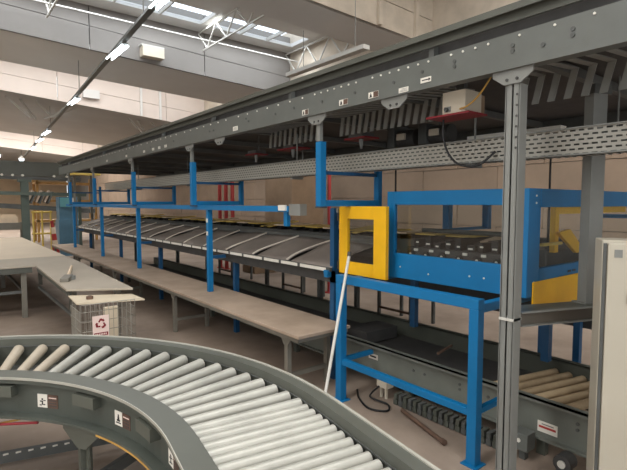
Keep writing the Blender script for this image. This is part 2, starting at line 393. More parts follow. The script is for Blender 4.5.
# rollers, spaced as seen: wide on the bend, close together where the straight run begins
ra = [98, 93.5, 89, 85, 80.5, 76, 72, 67.5, 63, 58.5, 54.2, 50, 45.8, 41.5, 37.2, 33, 28.8, 24.6, 20.6, 16.6, 13, 9.4, 5.9, 2.6, -0.6, -3.6]
ra = [R(a-0.1) for a in ra]
rs = [-5.5, -7.2, -9.0, -10.9, -12.9, -15.0, -17.1, -19.2, -21.3, -23.4, -25.5, -27.6, -29.8, -32, -34.2, -36.4, -38.6, -41, -43.4, -45.8, -48.2, -51, -54, -57, -60]
ra += [R(a) for a in rs]
for i, a in enumerate(ra):
    bend = a > R(-5)
    z = 0.728
    r0 = 0.026 if bend else 0.0275; r1 = 0.035 if bend else 0.0275
    p, q = cpt(1.55, a, z), cpt(2.112, a, z)
    if a > R(-8):   # rollers of the bend are set slightly off the radius
        ad = math.degrees(a); K = [(-8, -1), (-4, -4), (0, -5), (7, -4), (15, 0), (30, 4.6), (43, 8), (57, 15), (70, 17), (120, 17)]
        for (a0_, d0_), (a1_, d1_) in zip(K[:-1], K[1:]):
            if a0_ <= ad <= a1_: df = d0_+(d1_-d0_)*(ad-a0_)/(a1_-a0_)
        dd = Vector((math.cos(R(ad+df)), math.sin(R(ad+df)), 0)); L_ = 0.3
        while (q-dd*L_-CXY-Vector((0, 0, z))).length > 1.553 and L_ < 0.9: L_ += 0.005
        p = q-dd*L_
    d = (q-p).normalized()
    o = B().tube(p, q, r0, r1, 16).build('roller', 'roller_dusty' if a > R(49) else 'zinc', cv)
    B().tube(p-d*0.015, p+d*0.002, 0.011, n=8).build('axle', 'black', o)
    B().tube(q-d*0.002, q+d*0.016, 0.011, n=8).build('axle', 'black', o)
# bolt heads on the outer rail
for i in range(18):
    a = R(-6+i*6.2); p = cpt(2.129, a, 0.69); n_ = (CXY+Vector((0, 0, 0.69))-p); n_.z = 0; n_.normalize()
    B().tube(p, p+n_*0.006, 0.009, n=6).build('bolt', 'grey_dark', cv)
def on_web(a, r, z0, z1, w, th, name, m, parent):
    """small flat plate on the camera side of the inner rail"""
    b = B(); da = w/2/r
    n = 4; vs_ = []
    for i in range(n+1):
        t = a-da+2*da*i/n
        vs_ += [cpt(r, t, z0), cpt(r, t, z1), cpt(r-th, t, z1), cpt(r-th, t, z0)]
    fs = [(i*4+k, i*4+(k+1) % 4, (i+1)*4+(k+1) % 4, (i+1)*4+k) for i in range(n) for k in range(4)]
    fs += [(0, 1, 2, 3), (n*4, n*4+1, n*4+2, n*4+3)]
    return b.add(vs_, fs).build(name, m, parent)
for a in (49.0, 26.5, 5.0, 68):
    c = on_web(R(a), 1.46, 0.68, 0.74, 0.16, 0.05, 'cover_box', 'green_grey', cv)
    c['label'] = 'small grey sensor cover'
for a, kind in ((38.5, 0), (16.5, 1), (-4.5, 0)):
    l = on_web(R(a)+0.022, 1.46, 0.615, 0.69, 0.062, 0.003, 'warning_sticker', 'label_white', cv); l['label'] = 'white pictogram sticker'
    l2 = on_web(R(a)-0.024, 1.46, 0.615, 0.69, 0.068, 0.003, 'text_sticker', 'label_brown', cv); l2['label'] = 'brown printed text sticker'
    if kind == 0:   # falling figure: body, arms, legs
        for (da, z, w, h) in ((0.022, 0.662, 0.010, 0.010), (0.026, 0.650, 0.02, 0.007), (0.022, 0.640, 0.008, 0.02), (0.030, 0.628, 0.012, 0.006), (0.014, 0.632, 0.012, 0.006), (0.012, 0.655, 0.014, 0.005)):
            on_web(R(a)+da, 1.457, z-h/2, z+h/2, w, 0.001, 'print', 'black', l)
    else:           # warning figure over a base line
        for (da, z, w, h) in ((0.022, 0.668, 0.010, 0.012), (0.022, 0.655, 0.014, 0.014), (0.022, 0.643, 0.026, 0.01), (0.022, 0.630, 0.04, 0.006)):
            on_web(R(a)+da, 1.457, z-h/2, z+h/2, w, 0.001, 'print', 'black', l)
    for i in range(4): on_web(R(a)-0.024, 1.457, 0.625+i*0.015, 0.630+i*0.015, 0.05, 0.001, 'print', 'pink_sign' if i == 3 else 'black_soft', l2)
# support legs with gusset plates
def rleg(a, r):
    p = cpt(r, a, 0); th = Vector((-math.sin(a), math.cos(a), 0))
    g = B(); u = (p-CXY).normalized()
    top = 0.548
    P = [p+th*s*w+Vector((0, 0, z))-u*0.02 for s, w, z in ((-1, 0.13, top), (1, 0.13, top), (1, 0.13, top-0.03), (1, 0.03, top-0.12), (-1, 0.03, top-0.12), (-1, 0.13, top-0.03))]
    g.prism(P, u*0.008).build('gusset', 'green_grey', cv)
    b = B()
    for s in (-1, 1): b.bar(p+th*s*0.028+Vector((0, 0, 0.012)), p+th*s*0.028+Vector((0, 0, top)), 0.012, 0.05)
    b.bar(p+u*0.02+Vector((0, 0, 0.012)), p+u*0.02+Vector((0, 0, top)), 0.05, 0.012)
    b.build('leg', 'green_grey', cv)
    B().box(p.x-0.06, p.x+0.06, p.y-0.06, p.y+0.06, 0, 0.012).build('foot_plate', 'green_grey', cv)
for a in (29, 85, -30): rleg(R(a), 1.46)
for a in (29, 85, -30): rleg(R(a), 2.165)
for a in (29, 85, -30):
    p, q = cpt(1.49, R(a), 0.2), cpt(2.13, R(a), 0.2)
    B().bar(p, q, 0.03, 0.07).build('cross_brace', 'grey_dark', cv)
st_ = B().bar((-0.5, 3.77, 0.10), (1.0, 3.365, 0.10), 0.03, 0.07).build('stretcher', 'grey_dark', cv)
for i in range(22):
    u = i/22; B().box(-0.5+1.5*u, -0.47+1.5*u, 3.752-0.405*u-0.008, 3.752-0.405*u-0.001, 0.12, 0.13).build('slot', 'label_white', st_)

# ------------------------------------------------------------------ overhead conveyor
OY0, OY1 = -1.2, 14.3
ov = thing('overhead_conveyor', 'long dark grey overhead conveyor running above the sorting line', 'conveyor', (3.0, 6.0, 2.5))
b = B(); b.box(2.55, 2.565, OY0, OY1, 2.505, 2.70); b.box(2.565, 2.63, OY0, OY1, 2.505, 2.52); b.box(2.565, 2.63, OY0, OY1, 2.69, 2.70)
b.build('side_channel', 'grey_paint', ov)
b = B(); b.box(2.56, 2.575, OY0, OY1, 2.765, 2.835); b.box(2.515, 2.575, OY0, OY1, 2.835, 2.848); b.box(2.515, 2.523, OY0, OY1, 2.81, 2.835)
b.build('guard_rail', 'grey_rail', ov)
B().box(2.63, 2.64, OY0, OY1, 2.70, 2.82).build('side_guard', 'black_soft', ov)
b = B().box(5.2, 5.215, OY0, OY1, 2.45, 2.76); b.build('rear_channel', 'grey_dark', ov)
B().box(2.64, 5.2, OY0, OY1, 2.64, 2.655).build('belt', 'black_soft', ov)
for i in range(14):
    y = -0.9+i*1.15
    B().box(2.566, 5.2, y-0.025, y+0.025, 2.57, 2.63).build('cross_member', 'grey_dark', ov)
for i in range(9):
    y = 0.4+i*1.6
    B().box(2.575, 2.625, y-0.02, y+0.02, 2.70, 2.80).build('rail_post', 'grey_dark', ov)
# row of bolt heads along the side channel
b = B(); b.tube((2.55, 0, 2.675), (2.543, 0, 2.675), 0.007, n=6); b0 = b.build('bolt', 'label_white', ov)
y = 1.0; n = 0
while y < 12.5:
    c = b0.copy(); COL.objects.link(c); c.parent = ov; c.location = (0, y, 0); y += 0.085 if 1.5 < y < 3.2 else 0.19; n += 1
    if n % 7 == 0: y += 0.09
bpy.data.objects.remove(b0)
b = B(); b.tube((2.55, 0, 2.60), (2.544, 0, 2.60), 0.012, n=8); b0 = b.build('rivet', 'grey_dark', ov)
for y, z in [(1.1, 0), (1.1, .03), (1.25, -.01), (1.42, 0), (1.42, .03), (1.8, .0), (1.8, .03), (2.05, .02), (2.3, 0), (2.7, 0), (3.1, 0), (3.5, 0.01), (3.8, 0), (4.3, 0), (4.35, .03), (5.1, 0), (5.2, 0), (6.3, 0), (7.2, 0), (8.4, 0)]:
    c = b0.copy(); COL.objects.link(c); c.parent = ov; c.location = (0, y, z)
bpy.data.objects.remove(b0)
# stickers on the side channel
def ov_sticker(y, z0, z1, w, kind):
    l = B().box(2.546, 2.5495, y-w/2, y+w/2, z0, z1).build('sticker', 'label_white', ov)
    h = z1-z0; zc = (z0+z1)/2
    if kind == 'arrow':
        B().box(2.5445, 2.546, y-w*0.32, y+w*0.36, zc-h*0.10, zc+h*0.10).prism([(2.5445, y-w*0.30, zc+h*0.34), (2.5445, y-w*0.30, zc-h*0.34), (2.5445, y-w*0.46, zc)], (0.0015, 0, 0)).build('print', 'black', l)
    elif kind == 'warn':
        B().box(2.5445, 2.546, y-w/2, y-0.002, z0+0.002, z1-0.002).build('print_block', 'label_brown', l)
        B().box(2.5445, 2.546, y+w*0.16, y+w*0.34, zc-h*0.3, zc+h*0.1).box(2.5445, 2.546, y+w*0.21, y+w*0.29, zc+h*0.12, zc+h*0.3).box(2.5445, 2.546, y+w*0.1, y+w*0.4, zc-h*0.38, zc-h*0.28).build('print', 'black', l)
    else:
        for i in range(3): B().box(2.5445, 2.546, y-w*0.4, y+w*(0.4-0.1*i), z0+h*(0.2+0.25*i), z0+h*(0.28+0.25*i)).build('print', 'grey_post', l)
ov_sticker(2.02, 2.545, 2.578, 0.085, 'arrow')
ov_sticker(2.21, 2.515, 2.548, 0.085, 'text')
ov_sticker(2.50, 2.528, 2.572, 0.10, 'warn')
ov_sticker(2.83, 2.528, 2.572, 0.10, 'warn')
ov_sticker(3.33, 2.522, 2.568, 0.085, 'warn')
ov_sticker(4.58, 2.535, 2.58, 0.10, 'text')
for y in (6.6, 6.85, 7.1, 7.5, 8.4, 9.6): ov_sticker(y, 2.54, 2.575, 0.08, 'text')
# bent slats of the discharge chutes underneath
sl = None
def slat(y):
    b = B()
    b.add([(2.66, 0, 2.56), (2.66, 0.045, 2.56), (3.18, 0.0, 2.60), (3.18, 0.045, 2.60), (3.20, 0.05, 2.42), (3.20, 0.095, 2.42),
           (2.66, 0, 2.552), (2.66, 0.045, 2.552), (3.168, 0.0, 2.592), (3.168, 0.045, 2.592), (3.188, 0.05, 2.42), (3.188, 0.095, 2.42)],
          [(0, 1, 3, 2), (2, 3, 5, 4), (7, 6, 8, 9), (9, 8, 10, 11), (0, 2, 8, 6), (2, 4, 10, 8), (1, 7, 9, 3), (3, 9, 11, 5), (4, 5, 11, 10), (0, 6, 7, 1)])
    return b.build('slat', 'grey_post', ov)
s0 = slat(0)
for i, ys in enumerate([0.80+k*0.105 for k in range(9)]+[2.06+k*0.085 for k in range(18)]+[3.9+k*0.1 for k in range(10)]):
    c = s0 if i == 0 else s0.copy()
    if i: COL.objects.link(c); c.parent = ov
    c.location = (0, ys, 0)
# gusset brackets with hanger stubs below the channel
def hanger(y, drop):
    g = B().prism([(2.57, y-0.12, 2.505), (2.57, y+0.12, 2.505), (2.57, y+0.12, 2.475), (2.57, y+0.05, 2.425), (2.57, y-0.05, 2.425), (2.57, y-0.12, 2.475)], (0.012, 0, 0)).build('gusset', 'grey_post', ov)
    for s_ in (-0.03, 0.03): B().tube((2.57, y+s_, 2.45), (2.563, y+s_, 2.45), 0.009, n=6).build('bolt', 'black_soft', g)
    if drop: B().box(2.59, 2.625, y-0.022, y+0.022, 2.285, 2.50).build('hanger_stub', 'grey_post', ov)
for y, d in ((1.43, 0), (2.32, 0), (3.2, 1), (5.0, 0), (5.85, 1), (8.28, 1), (10.9, 1), (13.3, 1)): hanger(y, d)

# grey strut posts
def strut_post(name, x, y, z0, z1, w, label, holes=True):
    t = thing(name, label, 'post', (x, y, z0))
    b = B()
    b.box(x+w*0.42, x+w*0.5, y-w/2, y+w/2, z0, z1)
    for s in (-1, 1):
        b.box(x-w/2, x+w/2, y+s*w/2-0.005, y+s*w/2+0.005, z0, z1)
        b.box(x-w/2, x-w/2+0.006, y+s*w/2, y+s*w*0.07, z0, z1)
    b.build('strut', 'grey_post', t)
    if holes:
        h = B(); zz = z1-0.06
        while zz > z1-0.42: h.tube((x-w/2-0.003, y-w*0.33, zz), (x-w/2+0.001, y-w*0.33, zz), 0.007, n=8); zz -= 0.06
        h.build('bolt_row', 'black_soft', t)
    B().box(x-w*0.8, x+w*0.8, y-w*0.8, y+w*0.8, z0, z0+0.008).build('foot_plate', 'grey_post', t)
    return t
t = strut_post('support_post', 2.622, 1.43, 0, 2.424, 0.08, 'tall grey slotted steel post standing in front of the blue guard cabinet')
B().box(2.575, 2.669, 1.385, 1.475, 1.06, 1.075).build('clamp_band', 'pole_white', t)
# beam from the post to the white panel, with second post on it
t = thing('cross_beam', 'grey steel channel beam bolted to the slotted post', 'beam', (3.2, 1.2, 1.0))
P0, P1 = Vector((2.68, 1.41, 0)), Vector((3.75, 0.98, 0)); dn = Vector((0.373, 0.928, 0))
def zed(p, z): return Vector((p.x, p.y, z))
B().bar(zed(P0, 1.06), zed(P1, 1.06), 0.012, 0.075).build('web', 'bench_dark', t)
B().bar(zed(P0-dn*0.02, 1.10), zed(P1-dn*0.02, 1.10), 0.03, 0.006).build('top_lip', 'grey_post', t)
B().bar(zed(P0-dn*0.02, 1.02), zed(P1-dn*0.02, 1.02), 0.03, 0.006).build('bottom_lip', 'grey_post', t)
B().bar(zed(P0+dn*0.08, 1.097), zed(P1+dn*0.08, 1.097), 0.15, 0.006).build('top_flange', 'grey_rail', t)
B().bar(zed(P0+dn*0.155, 1.075), zed(P1+dn*0.155, 1.075), 0.01, 0.04).build('rear_lip', 'grey_post', t)
B().box(3.66, 3.72, 1.0, 1.06, 0.0, 1.03).build('leg', 'grey_post', t)
t = thing('machine_post', 'wide flat grey post standing on the grey channel beam', 'post', (3.31, 1.30, 1.1))
def pc(u, v, z): d = (P1-P0).normalized(); return Vector((3.29, 1.235, z))+d*u+dn*v
for nm, u0, u1, v0, v1 in (('web', -0.055, 0.055, 0.0, 0.012), ('flange', -0.055, -0.045, 0.012, 0.07), ('flange', 0.045, 0.055, 0.012, 0.07)):
    B().prism([pc(u0, v0, 1.108), pc(u1, v0, 1.108), pc(u1, v1, 1.108), pc(u0, v1, 1.108)], (0, 0, 1.33)).build(nm, 'grey_post', t)
B().prism([pc(-0.08, -0.02, 1.10), pc(0.08, -0.02, 1.10), pc(0.08, 0.09, 1.10), pc(-0.08, 0.09, 1.10)], (0, 0, 0.008)).build('foot_plate', 'grey_post', t)
B().prism([pc(-0.05, 0.0, 2.438), pc(0.09, 0.0, 2.438), pc(0.09, 0.06, 2.438), pc(-0.05, 0.06, 2.438)], (0, 0, 0.06)).build('head_bracket', 'grey_dark', t)

# perforated cable tray
ct = thing('cable_tray', 'long perforated galvanised cable tray under the overhead conveyor', 'cable tray', (3.0, 5, 2.03))
B().box(3.0, 3.003, -0.8, 11.5, 2.045, 2.195).build('side', 'perforated', ct)
B().box(2.985, 3.003, -0.8, 11.5, 2.195, 2.203).build('top_lip', 'grey_post', ct)
B().box(2.985, 3.003, -0.8, 11.5, 2.037, 2.045).build('bottom_lip', 'grey_post', ct)
B().box(3.003, 3.18, -0.8, 11.5, 2.04, 2.043).build('floor_sheet', 'perforated', ct)
B().box(3.18, 3.183, -0.8, 11.5, 2.045, 2.195).build('side', 'grey_dark', ct)
for y in (0.3, 2.0, 4.2, 7.0, 9.5): B().box(3.02, 3.17, y-0.02, y+0.02, 2.01, 2.036).tube((3.1, y, 2.04), (3.1, y, 2.5), 0.008, n=6).build('hanger', 'grey_post', ct)
t = thing('conduit_rail', 'slim grey conduit running alongside the perforated tray', 'conduit', (3.35, 4, 2.1))
B().tube((3.48, -0.8, 2.13), (3.48, 12, 2.13), 0.025, n=10).build('pipe', 'grey_rail', t)
for y in (1.2, 4.6, 8.0): B().tube((3.48, y, 2.15), (3.48, y, 2.57), 0.006, n=6).build('hanger', 'grey_post', t)

# junction box on its red plate, cables
t = thing('junction_box', 'beige electrical box on a red plate under the overhead conveyor', 'electrical box', (2.84, 1.92, 2.33))
B().box(2.73, 2.92, 1.84, 2.02, 2.352, 2.50).build('body', 'box_beige', t, 0.004)
B().box(2.925, 2.99, 1.86, 1.99, 2.36, 2.49).build('rear_module', 'wood', t)
B().box(2.71, 2.93, 1.80, 2.14, 2.338, 2.35).build('red_plate', 'red', t)
B().box(2.80, 2.84, 1.90, 1.96, 2.50, 2.64).build('mount_bracket', 'grey_dark', t)
B().box(2.724, 2.73, 1.95, 2.0, 2.365, 2.40).build('socket', 'grey_post', t)
B().tube((2.724, 1.975, 2.38), (2.70, 1.975, 2.38), 0.013, n=8).build('knob', 'grey_dark', t)
B().path([(2.715+0.0*i, 1.87-0.03*i, 2.37+0.012*i*(i/4)) for i in range(9)], 0.006).build('yellow_cable', 'wood_cable', t)
def cable(pts, r, m, label, n=18):
    P = [Vector(p) for p in pts]; out = []
    for i in range(len(P)-1):
        p0, p1, p2, p3 = P[max(i-1, 0)], P[i], P[i+1], P[min(i+2, len(P)-1)]
        for k in range(n//2):
            u = k/(n//2); out.append(0.5*((2*p1)+(p2-p0)*u+(2*p0-5*p1+4*p2-p3)*u*u+(3*p1-p0-3*p2+p3)*u**3))
    out.append(P[-1])
    o = B().path(out, r, 6).build('cable', m); return tag(o, label, 'cable')
cable([(2.80, 2.06, 2.335), (2.80, 2.06, 2.22), (2.82, 2.03, 2.10), (2.85, 1.96, 2.02), (2.91, 1.85, 2.01), (2.975, 1.76, 2.10)], 0.008, 'black', 'black cable drooping from the beige electrical box past the tray')
for y, ln, lab in ((4.57, 0.4, 'red plate unit under the overhead conveyor, middle of the run'), (3.42, 0.3, 'red plate unit beside the hanger frame above the yellow door'), (5.4, 0.25, 'small red plate unit further along the overhead conveyor')):
    t = thing('drive_unit', lab, 'drive unit', (3.24, y, 2.29), 'red drive units under the overhead conveyor')
    B().box(3.22, 3.42, y-ln/2, y+ln/2, 2.38, 2.395).build('red_plate', 'red', t)
    B().box(3.24, 3.40, y-0.1, y+0.1, 2.396, 2.44).build('motor', 'grey_dark', t)
    B().tube((3.3, y-0.02, 2.38), (3.3, y-0.02, 2.29), 0.025, 0.015, 10).build('nozzle', 'grey_post', t)
    B().tube((3.35, y, 2.44), (3.35, y, 2.64), 0.01, n=6).build('hanger_rod', 'grey_dark', t)
for y, x, lab in ((3.2, 3.75, 'dark geared motor hanging behind the slats beside the tray'), (2.8, 3.75, 'second dark geared motor hanging behind the slats')):
    t = thing('gear_motor', lab, 'motor', (x, y, 2.3))
    B().tube((x, y-0.14, 2.40), (x, y+0.08, 2.40), 0.085, n=16).build('motor_body', 'black_soft', t)
    B().box(x-0.1, x+0.1, y+0.082, y+0.18, 2.31, 2.51).build('gearbox', 'grey_dark', t, 0.01)
    B().box(x-0.115, x-0.087, y-0.06, y+0.04, 2.38, 2.44).build('terminal_box', 'box_beige', t)
    B().tube((x, y, 2.48), (x, y, 2.64), 0.012, n=6).build('hanger_rod', 'grey_dark', t)
t = thing('light_bar', 'short unlit pale strip lamp behind the slotted post', 'lamp', (3.95, 2.2, 2.3))
B().box(3.9, 4.0, 1.75, 2.6, 2.33, 2.37).build('housing', 'label_white', t)
B().tube((3.95, 2.2, 2.37), (3.95, 2.2, 2.64), 0.006, n=6).build('hanger_rod', 'grey_dark', t)

# blue hanger frames (U-shaped, one per station)
def u_frame():
    t = thing('hanger_frame', 'x', 'frame', (2.62, 3.2, 1.70), 'blue hanger frames under the overhead conveyor')
    B().box(2.59, 2.65, 3.165, 3.235, 1.72, 2.28).build('front_upright', 'blue', t)
    B().box(3.31, 3.36, 3.17, 3.23, 1.72, 2.18).build('rear_upright', 'blue', t)
    B().box(2.66, 3.30, 3.175, 3.225, 1.72, 1.775).build('bottom_bar', 'blue', t)
    B().box(2.66, 3.30, 3.182, 3.218, 2.0, 2.03).build('upper_bar', 'blue_dark', t)
    B().box(2.585, 2.655, 3.16, 3.24, 1.705, 1.72).build('end_cap', 'black_soft', t)
    return t
uf = u_frame(); uf['label'] = 'blue U-shaped hanger frame above the yellow framed door'
for y, lab in ((5.85, 'blue U-shaped hanger frame above the blue post with white stickers'), (8.28, 'blue U-shaped hanger frame above the plain blue shelf post'), (10.9, 'far blue U-shaped hanger frame, second from the end of the overhead conveyor'), (13.3, 'farthest blue U-shaped hanger frame at the end of the overhead conveyor')):
    copy_tree(uf, (0, y-3.2, 0), None, lab)

# ------------------------------------------------------------------ bench and chute shelf
bn = thing('packing_bench', 'long low tan bench running below the chute shelf', 'bench', (2.7, 8, 0))
B().box(2.37, 2.98, 3.2, 14.7, 0.572, 0.60).build('bench_top', 'bench', bn, 0.003)
B().box(2.38, 2.40, 3.22, 14.7, 0.535, 0.571).build('apron', 'bench_metal', bn)
B().box(2.40, 2.97, 3.22, 3.25, 0.535, 0.571).build('apron', 'bench_metal', bn)
for y in (3.45, 6.1, 8.9, 11.7, 14.5):
    B().box(2.415, 2.46, y-0.025, y+0.025, 0.0, 0.50).build('leg', 'bench_metal', bn)
    B().prism([(2.41, y-0.09, 0.535), (2.41, y+0.09, 0.535), (2.41, y+0.03, 0.46), (2.41, y-0.03, 0.46)], (0.006, 0, 0)).build('leg_bracket', 'bench_metal', bn)
    B().box(2.88, 2.925, y-0.025, y+0.025, 0.0, 0.535).build('leg', 'bench_metal', bn)
    B().box(2.46, 2.88, y-0.015, y+0.015, 0.15, 0.19).build('cross_bar', 'bench_metal', bn)

sh = thing('chute_shelf', 'long blue-legged chute shelf with grey sloping sheets above the bench', 'chute shelf', (3.3, 8.5, 0.6))
Y0, Y1 = 3.45, 14.3
B().box(2.93, 2.965, Y0, Y1, 1.085, 1.12).build('front_rail', 'grey_dark', sh)
B().box(2.99, 3.01, Y0, Y1, 0.97, 1.085).build('front_fascia', 'black_soft', sh)
B().box(3.01, 3.62, Y0, Y1, 0.97, 0.985).build('bottom_plate', 'black_soft', sh)
y = Y0+0.05; i = 0
while y < Y1-0.4:
    ln = 0.30 if i % 3 else 0.42
    s = B().box(2.9265, 2.93, y, y+ln, 1.086, 1.119).build('label_strip', 'label_white', sh)
    y += ln+0.05; i += 1
NP = 15; st = (Y1-Y0)/NP
def panel(i):
    """sagging chute sheet: rises from the front rail to the sorter side"""
    b = B(); nx, ny = 8, 8; vs_ = []
    for a in range(nx+1):
        for c in range(ny+1):
            u, v = a/nx, c/ny
            z = 1.115+0.20*u**0.8-0.028*math.sin(math.pi*v)*math.sin(math.pi*min(1, u*0.9+0.1))+0.012*math.sin(5*u+3*v+i)
            vs_.append((2.967+0.63*u, Y0+i*st+0.02+(st-0.04)*v, z))
    fs = [(a*(ny+1)+c, a*(ny+1)+c+1, (a+1)*(ny+1)+c+1, (a+1)*(ny+1)+c) for a in range(nx) for c in range(ny)]
    b.add(vs_, fs, True); o = b.build('chute_sheet', 'sheet_grey', sh)
    md = o.modifiers.new('thickness', 'SOLIDIFY'); md.thickness = 0.004
for i in range(NP):
    panel(i)
    if i:
        yb0 = Y0+i*st
        B().path([(2.967+0.63*u, yb0+0.05*math.sin(3*u+i), 1.13+0.20*u**0.8) for u in [k/8 for k in range(9)]], 0.012, 6).build('divider_rib', 'sheet_rib', sh)
B().box(3.60, 3.64, Y0, Y1, 1.22, 1.36).build('rear_rail', 'grey_dark', sh)
PY = (5.58, 8.36, 10.74, 13.4)
for y in PY:
    B().box(2.68, 2.74, y-0.03, y+0.03, 0.602, 1.66).build('post', 'blue', sh)
    B().box(2.74, 2.93, y-0.02, y+0.02, 1.03, 1.07).build('bracket', 'blue_dark', sh)
    B().box(3.06, 3.12, y-0.03, y+0.03, 0.0, 0.97).build('rear_leg', 'blue_dark', sh)
for (y, z) in ((5.58, 1.50), (5.58, 1.335)):
    B().box(2.674, 2.68, y-0.022, y+0.022, z, z+0.05).build('sticker', 'label_white', sh)
B().box(2.66, 2.74, 3.75, 14.1, 1.662, 1.72).build('top_beam', 'blue', sh)
B().box(2.68, 2.72, 3.80, 3.86, 1.52, 1.66).build('drop_bracket', 'blue', sh)
B().box(2.64, 2.66, 3.78, 3.90, 1.675, 1.73).build('sensor_box', 'label_white', sh)
B().box(2.66, 2.74, 3.56, 3.74, 1.63, 1.74).build('junction', 'grey_post', sh)
B().box(2.99, 3.05, 3.45, 3.51, 0.0, 1.70).build('end_post', 'blue_dark', sh)
B().box(2.905, 2.955, 3.45, 3.50, 1.03, 1.08).box(2.90, 2.92, 3.44, 3.50, 1.06, 1.10).build('end_clamp', 'blue', sh)
B().box(2.74, 3.50, 13.9, 14.1, 1.662, 1.74).build('end_beam', 'blue_dark', sh)

# tilt-tray sorter behind the chutes
so = thing('tray_sorter', 'black tray sorter track with rows of pale yellow trays behind the chutes', 'sorter', (4.2, 8, 0.0))
B().box(3.75, 4.75, 1.75, 15.0, 1.22, 1.36).build('track_bed', 'black_soft', so)
B().box(3.72, 3.75, 1.75, 15.0, 1.15, 1.38).build('track_rail', 'grey_dark', so)
B().box(4.75, 4.78, 1.75, 15.0, 1.15, 1.40).build('track_rail', 'grey_dark', so)
B().box(4.80, 4.82, 1.75, 15.0, 0.55, 1.15).build('rear_shade_skirt', 'black_soft', so)  # underbody panel, black to give the shadow beneath the sorter
B().box(3.76, 3.78, 1.75, 15.0, 1.0, 1.15).build('front_shade_skirt', 'black_soft', so)  # same shadow put into a black panel on the aisle side
for i in range(33):
    y = 2.34+i*0.385
    c = B(); c.box(3.95, 4.55, y-0.05, y+0.05, 1.362, 1.40).box(4.05, 4.15, y-0.12, y+0.12, 1.362, 1.39); cc = c.build('carriage', 'black', so)
    tl = 0.0 if i % 5 else 0.035
    B().add([(3.95, y-0.13, 1.415-tl), (4.5, y-0.13, 1.415+tl), (4.5, y+0.13, 1.415+tl), (3.95, y+0.13, 1.415-tl), (3.95, y-0.13, 1.43-tl), (4.5, y-0.13, 1.43+tl), (4.5, y+0.13, 1.43+tl), (3.95, y+0.13, 1.43-tl)],
            [(0, 1, 2, 3), (7, 6, 5, 4), (0, 4, 5, 1), (1, 5, 6, 2), (2, 6, 7, 3), (3, 7, 4, 0)]).build('tray', 'yellow_pale' if i % 3 else 'cream', so)
for y in (4.9, 7.3, 9.8, 12.6):
    for x in (3.97, 4.66): B().box(x, x+0.06, y-0.03, y+0.03, 0, 1.22).build('leg', 'grey_dark', so)
for x in (3.97, 4.66): B().box(x, x+0.06, 1.85, 1.91, 0, 1.22).build('leg', 'blue_dark', so)

# ------------------------------------------------------------------ yellow framed door
t = thing('guard_door', 'yellow framed guard door with clear pane beside the blue cabinet', 'guard door', (2.97, 3.02, 1.08))
ya, yb_, za, zb = 2.74, 3.335, 1.09, 1.72
B().box(2.955, 2.995, yb_-0.11, yb_, za, zb).build('stile', 'yellow', t, 0.003)
B().box(2.955, 2.995, ya, ya+0.145, za, zb).build('stile', 'yellow', t, 0.003)
B().box(2.955, 2.995, ya+0.145, yb_-0.11, zb-0.115, zb).build('top_rail', 'yellow', t, 0.003)
B().box(2.955, 2.995, ya+0.145, yb_-0.11, za, za+0.115).build('bottom_rail', 'yellow', t, 0.003)
B().box(2.972, 2.976, ya+0.145, yb_-0.11, za+0.115, zb-0.115).build('pane', 'clear_pane', t)
B().box(2.95, 2.99, 3.337, 3.357, 1.12, 1.2).box(2.95, 2.99, 3.337, 3.357, 1.58, 1.66).build('hinge', 'black_soft', t)
B().box(2.94, 2.96, 3.36-0.022, 3.359, 1.66, 1.70).build('latch', 'grey_post', t)

# ------------------------------------------------------------------ blue guard cabinet
gc = thing('guard_cabinet', 'big blue machine guard cabinet with clear windows on a blue stand', 'guard cabinet', (4.1, 2.2, 1.08))
X0, X1, Ya, Yb, Z0, Z1 = 3.10, 5.3, 1.58, 2.86, 1.10, 1.85
th = 0.04
def gpanel(name, x0, x1, y0, y1, z0, z1, m='blue'): return B().box(x0, x1, y0, y1, z0, z1).build(name, m, gc, 0.004)
# front (towards the aisle): frame around a wide window
gpanel('front_bottom_panel', X0, X0+th, Ya+0.17, Yb-0.085, Z0, 1.315)
gpanel('front_top_panel', X0, X0+th, Ya+0.17, Yb-0.085, 1.735, Z1)
gpanel('corner_column', X0, X0+0.17, Ya, Ya+0.17, Z0, Z1)
gpanel('front_stile', X0, X0+th, Yb-0.085, Yb, Z0, Z1)
p_ = B().box(X0+0.018, X0+0.024, Ya+0.17, Yb-0.085, 1.315, 1.735).build('front_pane', 'clear_pane', gc)
# near end: window over blue and yellow panels
gpanel('end_top_panel', X0+0.17, X1, Ya, Ya+th, 1.72, Z1)
gpanel('end_bottom_panel', X0+0.17, X1, Ya, Ya+th, 1.14, 1.29)
gpanel('end_stile', X1-0.1, X1, Ya, Ya+th, 1.29, 1.72)
B().box(X0+0.17, X1-0.1, Ya+0.018, Ya+0.024, 1.29, 1.72).build('end_pane', 'clear_pane', gc)
y_ = gpanel('yellow_panel', X0+0.07, 4.32, Ya-0.012, Ya-0.002, 0.99, 1.205, 'yellow'); y_['label'] = 'plain yellow lower panel'
# rear and far frames
for (x, y) in ((X1-0.07, Yb-0.07), (X1-0.07, 1.95)):
    gpanel('rear_post', x, x+0.07, y, y+0.07, Z0, Z1-0.03)
for x in (3.90, 4.60): gpanel('hanging_stile', x, x+0.07, Yb-0.07, Yb, 1.47, Z1-0.03)
gpanel('far_low_rail', 3.97, 4.60, Yb-0.05, Yb-0.02, 1.47, 1.50)
gpanel('rear_top_rail', X1-0.07, X1, Ya+0.05, Yb, Z1-0.03, Z1)
gpanel('far_top_rail', X0+0.05, X1-0.07, Yb-0.07, Yb, Z1-0.03, Z1)
gpanel('rear_mid_rail', X1-0.07, X1, Ya+0.05, 1.94, 1.60, 1.64)
